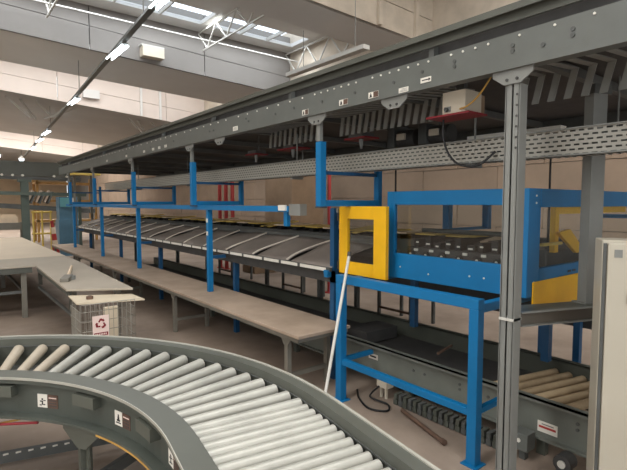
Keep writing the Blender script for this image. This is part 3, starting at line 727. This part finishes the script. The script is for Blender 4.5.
# sheet-metal screws
for (y, z) in ((1.9, 1.2), (2.02, 1.2), (2.4, 1.17), (2.7, 1.2)): B().tube((X0, y, z), (X0-0.004, y, z), 0.008, n=6).build('screw', 'pole_white', gc)
for z in (1.16, 1.2, 1.75, 1.8): B().tube((X0+0.1, Ya, z), (X0+0.1, Ya-0.004, z), 0.008, n=6).build('screw', 'pole_white', gc)
for x in (3.72, 3.80): B().box(x, x+0.05, Ya-0.004, Ya, 1.225, 1.24).build('tag_plate', 'black_soft', gc)
# yellow door frame and dark gear seen through the panes
t = thing('inner_guard_frame', 'yellow guard frame standing inside the blue cabinet', 'frame', (4.3, 1.8, 1.44))
B().box(3.67, 5.1, 1.66, 1.70, 1.665, 1.73).build('top_bar', 'yellow', t)
B().box(3.67, 3.73, 1.66, 1.70, 1.37, 1.665).build('upright', 'yellow', t)
B().box(4.26, 4.34, 1.66, 1.70, 1.37, 1.665).build('upright', 'yellow', t)
t = thing('tilted_tray', 'bright yellow tray tipped up inside the blue cabinet', 'tray', (3.9, 1.64, 1.37))
B().prism([(3.66, 1.625, 1.525), (3.85, 1.625, 1.545), (4.10, 1.625, 1.38), (4.06, 1.625, 1.36), (3.98, 1.625, 1.35)], (0, 0.028, 0)).build('tray_plate', 'yellow', t)
B().box(3.42, 3.72, 1.625, 1.655, 1.435, 1.455).build('tray_lip', 'yellow_pale', t)
t = thing('sorter_drive', 'row of black drive blocks with white tags inside the blue cabinet', 'machinery', (3.4, 2.3, 1.16))
B().box(3.28, 3.66, 1.78, 2.78, 1.16, 1.36).build('base', 'black_soft', t)
for i in range(9):
    y = 1.84+i*0.105
    c = B().box(3.30+0.02*(i % 2), 3.48, y-0.035+0.012*(i % 3), y+0.035, 1.362, 1.41+0.025*((i*2) % 3)).build('block', 'black', t)
    B().box(3.296+0.02*(i % 2), 3.30+0.02*(i % 2), y-0.016, y+0.012+0.012*(i % 2), 1.375+0.012*(i % 3), 1.388+0.012*(i % 3)).build('tag', 'label_white', c)
for y0_, y1_ in ((2.50, 2.64), (2.24, 2.33), (1.98, 2.06)): B().box(3.53, 3.68, y0_, y1_, 1.49, 1.50).build('guide_plate', 'yellow_pale', t)
for i in range(6):
    y = 1.86+i*0.165
    B().tube((3.285, y+0.04, 1.30), (3.262, y+0.04, 1.30), 0.03+0.008*(i % 2), n=12).build('wheel', 'black', t)
    B().tube((3.262, y+0.04, 1.30), (3.258, y+0.04, 1.30), 0.012, n=8).build('wheel_hub', 'label_white', t)
    B().box(3.27, 3.28, y-0.03, y+0.01, 1.33, 1.35).build('clip', 'label_white', t)
B().tube((3.5, 1.78, 1.5), (3.5, 2.78, 1.5), 0.02, n=8).build('shaft', 'grey_dark', t)
for (x, y, z0, z1, lab) in ((3.42, 3.05, 1.09, 2.08, 'thin black rod rising beside the blue cabinet and yellow door'), (3.9, 1.82, 1.36, 2.14, 'thin black rod above the yellow-panelled end of the blue cabinet')):
    t = thing('antenna_rod', lab, 'rod', (x, y, z0))
    B().tube((x, y, z0), (x, y, z1), 0.011, 0.008, 8).build('rod', 'black', t)
    B().tube((x, y, z0), (x, y, z0+0.04), 0.018, n=8).build('base', 'black_soft', t)

# blue stand in front of / under the cabinet
t = thing('blue_stand', 'blue square-tube stand under the guard cabinet with a low front rail', 'stand', (2.9, 2.4, 0))
SX, SY0, SY1 = 2.73, 1.72, 3.05
def sbar(name, *a): return B().box(*a).build(name, 'blue', t, 0.004)
for y in (SY0, SY1): sbar('leg', SX-0.035, SX+0.035, y-0.035, y+0.035, 0, 1.055)
sbar('front_rail', SX-0.035, SX+0.035, SY0-0.035, SY1+0.035, 1.055, 1.125)
sbar('low_rail', SX-0.025, SX+0.025, SY0+0.035, SY1-0.035, 0.33, 0.38)
for y in (SY0, SY1): sbar('side_rail', SX+0.035, 3.75, y-0.03, y+0.03, 1.03, 1.09)
sbar('side_low_rail', SX+0.035, 3.12, SY0-0.02, SY0+0.02, 0.34, 0.38)
sbar('side_low_rail', SX+0.035, 3.12, SY1-0.02, SY1+0.02, 0.34, 0.38)
for y in (SY0+0.0, SY1): B().box(3.69, 3.75, y-0.03, y+0.03, 0.5, 1.03).build('rear_leg', 'blue_dark', t)
for y in (SY0, SY1): B().box(SX-0.06, SX+0.06, y-0.06, y+0.06, 0, 0.008).build('foot_plate', 'blue', t)

# leaning white pole
o = B().tube((2.09, 2.52, 0.802), (2.085, 2.515, 0.83), 0.022, 0.016, 10); 
t = thing('leaning_pole', 'slim white pole leaning on the blue stand from the conveyor rail', 'pole', (2.3, 2.7, 0.4))
B().tube((2.22, 2.66, 0.30), (2.685, 2.905, 1.30), 0.013, n=10).build('pole', 'pole_white', t)
B().tube((2.685, 2.905, 1.30), (2.70, 2.913, 1.335), 0.017, n=10).build('grip', 'black_soft', t)
B().tube((2.213, 2.656, 0.285), (2.225, 2.663, 0.31), 0.022, n=10).build('ferrule', 'cream', t)

# ------------------------------------------------------------------ low conveyor behind the stand
lc = thing('low_conveyor', 'low green-grey conveyor on the floor behind the blue stand', 'conveyor', (3.55, 2.6, 0))
LY0, LY1 = 1.13, 11.0
b = B(); b.box(3.20, 3.212, LY0, LY1, 0.13, 0.40); b.box(3.16, 3.21, LY0, LY1, 0.395, 0.41); b.box(3.16, 3.21, LY0, LY1, 0.125, 0.14); b.box(3.16, 3.168, LY0, LY1, 0.375, 0.41)
b.build('front_channel', 'channel_low', lc)
b = B(); b.box(3.90, 3.912, LY0, LY1, 0.13, 0.47); b.box(3.90, 3.95, LY0, LY1, 0.46, 0.475)
b.build('rear_channel', 'green_grey', lc)
B().box(3.22, 3.89, 1.85, LY1, 0.30, 0.315).build('bed', 'black_soft', lc)
for i in range(6):
    y = 1.19+i*0.105
    B().tube((3.222, y+0.16, 0.37), (3.888, y-0.0, 0.37), 0.032, n=14).build('roller', 'roller_tan', lc)
for (y, z) in ((1.26, .27), (1.26, .31), (2.15, .26), (2.15, .30), (2.5, .28), (2.62, .28), (3.3, .27), (1.9, .28), (1.98, .28)): B().tube((3.20, y, z), (3.194, y, z), 0.012, n=8).build('bolt', 'grey_dark', lc)
l = B().box(3.196, 3.1995, 1.385, 1.52, 0.17, 0.245).build('label_plate', 'label_white', lc)
B().box(3.194, 3.196, 1.395, 1.51, 0.2, 0.215).build('print', 'red_soft', l)
B().box(3.194, 3.196, 1.41, 1.49, 0.225, 0.232).build('print', 'grey_post', l)
l = B().box(3.196, 3.1995, 3.05, 3.17, 0.255, 0.305).build('sticker', 'label_white', lc)
B().box(3.194, 3.196, 3.07, 3.15, 0.272, 0.288).build('print', 'black', l)
for y in (1.5, 2.7, 4.4, 6.6, 8.8, 10.7):
    for x in (3.21, 3.84): B().box(x, x+0.05, y-0.03, y+0.03, 0, 0.125).build('foot', 'green_grey', lc)
B().box(3.30, 3.75, 3.3, 3.6, 0.33, 0.45).build('drive_cover', 'black_soft', lc)
B().tube((3.45, 2.55, 0.40), (3.75, 2.62, 0.40), 0.012, n=8).build('tie_rod', 'rust_pipe', lc)
t = thing('control_box', 'small grey control box below the low conveyor label', 'control box', (3.08, 1.5, 0))
B().box(3.02, 3.13, 1.50, 1.62, 0.07, 0.19).build('body', 'grey_paint', t, 0.004)
B().box(3.05, 3.10, 1.53, 1.57, 0, 0.07).build('bracket', 'grey_dark', t)
B().tube((3.02, 1.56, 0.14), (3.012, 1.56, 0.14), 0.014, n=10).build('button', 'label_white', t)
t = thing('cable_chain', 'black slotted cable chain lying along the low conveyor', 'cable chain', (3.06, 2.2, 0))
for i in range(20):
    y = 1.66+i*0.052
    B().box(3.02, 3.10, y, y+0.042, 0.006, 0.05).box(3.02, 3.10, y+0.006, y+0.036, 0.058, 0.10).box(3.025, 3.095, y+0.012, y+0.03, 0.05, 0.058).build('link', 'green_grey' if i % 2 else 'grey_dark', t)
t = thing('floor_motor', 'small dark motor with pale cap at the end of the low conveyor', 'motor', (3.1, 1.2, 0))
B().tube((3.03, 1.28, 0.09), (3.13, 1.28, 0.09), 0.055, n=16).build('body', 'black_soft', t)
B().tube((3.02, 1.28, 0.09), (3.03, 1.28, 0.09), 0.025, n=12).build('cap', 'pole_white', t)
B().box(3.04, 3.12, 1.24, 1.32, 0, 0.036).build('base', 'grey_dark', t)
t = thing('floor_pipe', 'rusty brown pipe lying on the floor beside the blue stand', 'pipe', (2.84, 2.2, 0))
B().tube((2.95, 2.53, 0.024), (2.78, 1.99, 0.024), 0.017, n=10).build('pipe', 'rust_pipe', t)
B().tube((2.786, 2.01, 0.026), (2.777, 1.98, 0.026), 0.022, n=10).build('end_cap', 'rust_pipe', t)
cable([(2.98, 3.1, 0.012), (2.86, 2.95, 0.012), (2.78, 2.75, 0.012), (2.86, 2.62, 0.012), (2.96, 2.70, 0.012), (2.92, 2.86, 0.03), (2.97, 2.9, 0.05), (3.02, 2.86, 0.11)], 0.009, 'black', 'black cable looped on the floor behind the blue stand')
o = B().box(3.03, 3.12, 2.78, 2.9, 0.10, 0.16).box(3.05, 3.07, 2.8, 2.82, 0, 0.10).box(3.05, 3.07, 2.86, 2.88, 0, 0.10).build('socket_block', 'box_beige')
tag(o, 'pale socket block beside the cable on the floor', 'socket')

# ------------------------------------------------------------------ white control panel
t = thing('control_cabinet', 'tall off-white control cabinet beside the grey cross beam', 'cabinet', (2.62, 0.95, 0))
a = R(-60)
def cab(name, u0, u1, v0, v1, z0, z1, m, par=None, bevel=0.004):
    ux, uy = math.cos(a), math.sin(a); vx, vy = -uy, ux   # u along the front, v into the cabinet
    P = [(2.635+u*ux+v*vx, 0.95+u*uy+v*vy, z) for u, v, z in ((u0, v0, z0), (u1, v0, z0), (u1, v1, z0), (u0, v1, z0))]
    return B().prism(P, (0, 0, z1-z0)).build(name, m, par or t, bevel)
cab('body', 0, 0.75, 0.024, 0.22, 0.1, 1.56, 'cabinet_white')
d = cab('door', 0.022, 0.74, 0.0, 0.022, 0.12, 1.545, 'cabinet_white')
cab('nameplate', 0.05, 0.085, -0.003, 0, 1.475, 1.515, 'grey_post', d, 0)
cab('handle', 0.112, 0.13, -0.012, 0, 1.24, 1.29, 'black_soft', d)
cab('seal_strip', 0.004, 0.018, 0.01, 0.023, 0.12, 1.545, 'grey_dark', None, 0)
cab('plinth', 0.03, 0.72, 0.04, 0.2, 0, 0.1, 'grey_dark')

# ------------------------------------------------------------------ things on the floor behind the line
def stool(x, y, s, label):
    t = thing('steel_trestle', label, 'trestle', (x, y, 0), 'steel trestles behind the low conveyor')
    for dx in (-0.25, 0.25):
        for dy in (-0.3, 0.3): B().box(x+dx-0.02, x+dx+0.02, y+dy-0.02, y+dy+0.02, 0, s-0.04).build('leg', 'grey_dark', t)
    B().box(x-0.28, x+0.28, y-0.33, y+0.33, s-0.04, s).build('top', 'grey_dark', t)
    B().box(x-0.265, x-0.235, y-0.28, y+0.28, 0.2, 0.23).build('stretcher', 'rust_pipe', t)
stool(5.3, 4.5, 0.66, 'dark steel trestle on the floor behind the blue stand')
stool(5.3, 7.0, 0.66, 'dark steel trestle behind the chute shelf, beside the bench end')
stool(5.3, 9.6, 0.66, 'far dark steel trestle behind the chute shelf')
for i, (x, y, lab) in enumerate(((5.9, 11.5, 'red upright pipe, first of three by the tan wall'), (5.9, 11.15, 'red upright pipe, middle of three by the tan wall'), (5.9, 10.8, 'red upright pipe, last of three by the tan wall'), (5.9, 6.95, 'single red upright pipe behind the hanger frame above the yellow door'))):
    t = thing('red_pipe', lab, 'pipe', (x, y, 0), 'red upright pipes')
    B().tube((x, y, 0.02), (x, y, 2.7), 0.05 if i < 3 else 0.035, n=12).build('pipe', 'red_soft', t)
    B().tube((x, y, 0), (x, y, 0.02), 0.1, n=12).build('flange', 'red_soft', t)
for (x, y, w, d_, h, lab) in ((7.2, 9.9, 1.0, 1.2, 2.7, 'tall brown block standing in for a dark shadow by the tan wall'), (7.2, 7.2, 0.8, 0.8, 0.8, 'brown carton on the floor by the tan wall'), (6.3, 10.2, 0.6, 0.6, 0.5, 'small brown carton behind the chute shelf')):  # the tallest block stands in for a vertical shadow against the wall
    t = thing('carton', lab, 'carton', (x, y, 0))
    B().box(x-w/2, x+w/2, y-d_/2, y+d_/2, 0, h).build('body', 'wood', t, 0.01)
    B().box(x-w/2-0.001, x+w/2+0.001, y-0.03, y+0.03, h, h+0.002).build('tape', 'yellow_pale', t)

# ------------------------------------------------------------------ tables on the left
t = thing('work_table', 'wide pale grey work table with a long narrow extension', 'table', (0.6, 9.5, 0))
B().box(-1.6, 1.74, 9.45, 15.2, 0.775, 0.80).build('far_top', 'table_pale', t, 0.003)
B().box(-1.6, 1.74, 8.22, 9.44, 0.775, 0.80).build('near_top', 'table_grey', t, 0.003)
B().add([(1.05, 5.72, 0.775), (1.66, 5.36, 0.775), (1.74, 8.21, 0.775), (1.10, 8.21, 0.775), (1.05, 5.72, 0.80), (1.66, 5.36, 0.80), (1.74, 8.21, 0.80), (1.10, 8.21, 0.80)],
        [(0, 1, 2, 3), (7, 6, 5, 4), (0, 4, 5, 1), (1, 5, 6, 2), (2, 6, 7, 3), (3, 7, 4, 0)]).build('extension_top', 'table_grey', t, 0.003)
B().box(-1.6, 1.06, 8.24, 8.27, 0.69, 0.774).build('apron', 'grey_rail', t)
B().bar((1.09, 5.74, 0.74), (1.13, 8.2, 0.74), 0.03, 0.06).build('apron', 'grey_rail', t)
B().box(1.69, 1.72, 8.3, 15.1, 0.70, 0.774).build('apron', 'grey_rail', t)
for (x, y) in ((0.95, 8.32), (-0.6, 8.32), (0.95, 11.5), (1.62, 8.4), (1.62, 11.5), (1.62, 14.9), (-1.4, 14.9), (0.0, 14.9)):
    B().box(x-0.035, x+0.035, y-0.035, y+0.035, 0, 0.774).build('leg', 'bench_metal', t)
for (x, y) in ((1.14, 5.86), (1.56, 5.62)): B().bar((x, y, 0), (x+0.02, y, 0.774), 0.04, 0.04).build('leg', 'bench_metal', t)
B().box(-0.565, 0.915, 8.30, 8.34, 0.38, 0.42).build('stretcher', 'grey_dark', t)
B().box(0.93, 0.97, 8.36, 11.46, 0.38, 0.42).build('stretcher', 'grey_dark', t)
B().bar((1.15, 5.9, 0.45), (1.15, 8.3, 0.45), 0.03, 0.03).build('stretcher', 'grey_dark', t)
t = thing('white_board', 'white sheet board lying on the wire basket at the end of the work table', 'board', (1.35, 5.3, 0.7))
B().add([(1.04, 5.17, 0.72), (1.66, 4.98, 0.72), (1.64, 5.34, 0.72), (1.06, 5.68, 0.72), (1.04, 5.17, 0.735), (1.66, 4.98, 0.735), (1.64, 5.34, 0.735), (1.06, 5.68, 0.735)],
        [(0, 1, 2, 3), (7, 6, 5, 4), (0, 4, 5, 1), (1, 5, 6, 2), (2, 6, 7, 3), (3, 7, 4, 0)]).build('sheet', 'board_white', t)
# hand tool on the table (tape gun lying on its side)
t = thing('tape_gun', 'small grey tape gun lying on the narrow table extension', 'tape gun', (1.35, 6.6, 0.8))
B().bar((1.13, 6.24, 0.825), (1.23, 6.5, 0.835), 0.10, 0.045).build('head', 'bench_metal', t, 0.006)
B().tube((1.22, 6.5, 0.83), (1.46, 7.5, 0.835), 0.022, 0.016, 10).build('handle', 'cream', t)
B().tube((1.24, 6.42, 0.802), (1.24, 6.42, 0.85), 0.05, n=12).build('roll', 'grey_post', t)
B().tube((1.24, 6.42, 0.85), (1.24, 6.42, 0.855), 0.02, n=10).build('hub', 'grey_dark', t)
o = B().tube((1.2, 5.33, 0.735), (1.2, 5.33, 0.765), 0.035, n=12).tube((1.2, 5.33, 0.765), (1.2, 5.33, 0.772), 0.03, 0.02, 12).build('small_cap', 'rust_pipe'); tag(o, 'small brown cap on the white sheet board', 'cap')
# wire basket with recycling sign
t = thing('wire_basket', 'wire mesh basket under the white board with a recycling sign', 'basket', (1.3, 5.1, 0))
bx0, bx1, by0, by1, bz = 1.0, 1.5, 4.8, 5.25, 0.712
n = 12
for i in range(n+1):
    x = bx0+(bx1-bx0)*i/n; y = by0+(by1-by0)*i/n
    for (p, q) in (((x, by0, 0.04), (x, by0, bz+0.07)), ((x, by1, 0.04), (x, by1, bz)), ((bx0, y, 0.04), (bx0, y, bz)), ((bx1, y, 0.04), (bx1, y, bz))):
        B().tube(p, q, 0.0028, n=5, cap=False).build('wire', 'wire', t)
for i in range(8):
    z = 0.05+0.66*i/7
    B().path([(bx0, by0, z), (bx1, by0, z), (bx1, by1, z), (bx0, by1, z), (bx0, by0, z)], 0.0035, 5).build('hoop', 'wire', t)
B().tube((bx0, by0, bz+0.07), (bx1, by0, bz+0.07), 0.004, n=6).build('rim', 'wire', t)
B().box(bx0, bx1, by0, by1, 0.02, 0.04).build('base', 'wire', t)
for x in (bx0+0.03, bx1-0.03):
    for y in (by0+0.03, by1-0.03): B().box(x-0.015, x+0.015, y-0.015, y+0.015, 0, 0.02).build('foot', 'grey_dark', t)
o = B().box(1.25, 1.38, 4.95, 5.0, 0.04, 0.70).build('packing_strip', 'board_white'); tag(o, 'upright white foam strip standing inside the wire basket', 'foam strip')
t = thing('recycling_sign', 'white sign with a red recycling symbol hung on the wire basket', 'sign', (1.12, 4.78, 0.45))
sx0, sx1, sz0, sz1, sy = 1.095, 1.245, 0.455, 0.665, 4.785
B().box(sx0, sx1, sy, sy+0.006, sz0, sz1).build('plate', 'pink_sign', t)
cx, cz, yy = (sx0+sx1)/2, sz0+0.13, sy-0.0015
for k in range(3):   # three chasing arrows
    q = R(90+120*k)
    def rp(ang, rr): return (cx+rr*math.cos(q+ang), yy, cz+rr*math.sin(q+ang))
    # bent arrow band round the corner
    P = [rp(R(52), 0.030), rp(R(40), 0.034), rp(R(8), 0.052), rp(R(-8), 0.052), rp(R(-26), 0.045), rp(R(-20), 0.055), rp(R(-50), 0.046), rp(R(-52), 0.022), rp(R(-40), 0.030), rp(R(-5), 0.030), rp(R(5), 0.030), rp(R(42), 0.018)]
    B().prism(P, (0, 0.001, 0)).build('arrow', 'red', t)
B().box(sx0+0.012, sx1-0.012, yy, yy+0.001, sz0+0.012, sz0+0.045).build('caption_band', 'red', t)
for i in range(7): B().box(sx0+0.022+i*0.0155, sx0+0.032+i*0.0155, yy-0.001, yy, sz0+0.02, sz0+0.036).build('caption_print', 'pink_sign', t)

# ------------------------------------------------------------------ far end of the hall
t = thing('cross_conveyor', 'far grey overhead conveyor crossing towards the line end', 'conveyor', (0, 16.5, 2.5))
B().bar((-6, 16.5, 2.80), (3.5, 16.5, 2.76), 0.5, 0.42).build('trough', 'grey_rail', t)
B().bar((-6, 16.2, 2.52), (3.5, 16.2, 2.48), 0.05, 0.10).build('lower_rail', 'grey_dark', t)
for x in (1.42, 1.68, 1.93, 2.75, 3.1): B().tube((x, 16.18, 2.56), (x, 16.13, 2.56), 0.035, n=10).build('bolt', 'label_white', t)
t = thing('green_column', 'grey-green steel column under the far crossing conveyor', 'column', (1.97, 16.2, 0))
B().box(1.87, 2.07, 16.12, 16.15, 0, 2.37).box(1.87, 2.07, 16.25, 16.28, 0, 2.37).box(1.955, 1.985, 16.15, 16.25, 0, 2.37).build('column', 'green_post', t)
B().box(1.82, 2.12, 16.05, 16.35, 0, 0.02).build('base_plate', 'green_post', t)
B().box(1.80, 2.14, 16.08, 16.32, 2.37, 2.44).build('head_plate', 'green_post', t)
t = thing('pipe_rail', 'long thin grey-green rail at head height by the far column', 'rail', (1, 16, 1.9))
B().bar((-4, 16.0, 2.12), (3.6, 16.0, 2.0), 0.08, 0.10).build('rail', 'green_post', t)
for x in (-2.5, 3.4): B().box(x-0.04, x+0.04, 15.97, 16.03, 0, 1.98).build('leg', 'green_post', t)
t = thing('inclined_conveyor', 'dark inclined conveyor rising behind the far column', 'conveyor', (1.5, 19, 0))
B().bar((-3, 19, 2.0), (4.5, 19, 1.45), 0.6, 0.16).build('bed', 'grey_dark', t)
for i, x in enumerate((2.36, 2.62, 2.88)):
    B().bar((x, 19.0, 1.78), (x+0.18, 19.0, 2.18), 0.4, 0.06).build('flap', 'bench', t)
    B().bar((x+0.10, 19.0, 1.74), (x+0.28, 19.0, 2.14), 0.4, 0.06).build('flap_edge', 'grey_dark', t)
for x in (-1.5, 1.2, 3.6): B().box(x-0.06, x+0.06, 18.9, 19.1, 0, 1.5).build('leg', 'yellow_pale' if x > 3 else 'grey_dark', t)
t = thing('yellow_guard', 'yellow tube guard rail beyond the work table', 'guard rail', (2.8, 17.6, 0))
for x in (2.35, 2.6, 2.85): B().tube((x, 17.6, 0), (x, 17.6, 1.5), 0.03, n=8).build('upright', 'yellow_pale', t)
for z in (0.75, 1.45): B().tube((2.3, 17.6, z), (2.9, 17.6, z), 0.03, n=8).build('rail', 'yellow_pale', t)
t = thing('parcel_bin', 'pale bin with cream parcels beyond the far column', 'bin', (1.75, 18.0, 0))
B().box(1.3, 2.1, 17.7, 18.3, 0.9, 0.95).box(1.3, 2.1, 17.7, 17.74, 0.95, 1.12).box(1.3, 1.34, 17.74, 18.3, 0.95, 1.12).box(2.06, 2.1, 17.74, 18.3, 0.95, 1.12).build('bin', 'bench_metal', t)
for x in (1.35, 2.05): B().box(x-0.03, x+0.03, 17.97, 18.03, 0, 0.9).build('leg', 'bench_metal', t)
o = B().box(1.45, 1.95, 17.8, 18.2, 0.952, 1.3).box(1.5, 1.9, 17.85, 18.15, 1.3, 1.38).build('parcel', 'cream'); tag(o, 'cream parcel lying in the pale bin past the far column', 'parcel')
t = thing('operator_booth', 'blue booth with a pale cyan screen at the far end of the line', 'booth', (3.3, 17.5, 0))
B().box(3.02, 3.62, 17.2, 17.8, 0.0, 1.2).build('base', 'booth_blue', t)
B().box(3.05, 3.6, 17.24, 17.76, 1.2, 1.95).build('upper', 'booth_blue', t)
B().box(3.08, 3.40, 17.22, 17.238, 1.62, 1.92).build('screen', 'cyan_panel', t)
B().box(3.43, 3.55, 17.22, 17.238, 1.62, 1.92).build('side_panel', 'label_white', t)
t = thing('red_barrier', 'red and white striped barrier post leaning by the far booth', 'barrier', (3.2, 16.4, 0))
for i in range(6):
    p = Vector((2.80-0.02*i, 16.4, 0.2*i)); q = Vector((2.80-0.02*(i+1), 16.4, 0.2*(i+1)))
    B().bar(p, q, 0.18-0.02*i, 0.18-0.02*i).build('stripe', 'red_soft' if i % 2 else 'cream', t)
t = thing('line_end_unit', 'yellow and grey end unit of the overhead conveyor', 'end unit', (3.3, 14.9, 0))
B().box(2.95, 3.7, 14.65, 15.1, 2.55, 2.72).build('frame', 'yellow_pale', t)
B().box(3.05, 3.6, 14.7, 15.05, 2.72, 2.8).build('motor_cover', 'grey_dark', t)
for x in (3.05, 3.5): B().box(x, x+0.06, 15.03, 15.09, 0, 2.55).build('leg', 'bench_metal', t)
for (x, y, h, lab) in ((3.4, 24, 2.2, 'orange storage rack at the far wall beside the booth'),):
    t = thing('storage_rack', lab, 'rack', (x, y, 0))
    for xx in (x, x+2.4):
        for yy2 in (y, y+1.0): B().box(xx-0.05, xx+0.05, yy2-0.05, yy2+0.05, 0, 2.9).build('upright', 'orange', t)
    for z in (0.9, 1.8, 2.6): B().box(x-0.05, x+2.45, y-0.05, y+1.05, z, z+0.09).build('shelf', 'orange', t)

# red cord and yellow cord hanging below the foreground conveyor
cable([(-0.25, 3.36, 0.50), (0.0, 3.24, 0.505), (0.2, 3.08, 0.52), (0.372, 2.915, 0.542)], 0.008, 'red', 'red cord slung under the curved conveyor rail')
cable([(-0.2, 3.46, 0.36), (0.05, 3.26, 0.42), (0.20, 3.16, 0.49), (0.30, 3.03, 0.538)], 0.006, 'wood_cable', 'thin tan cord slung under the curved conveyor rail')
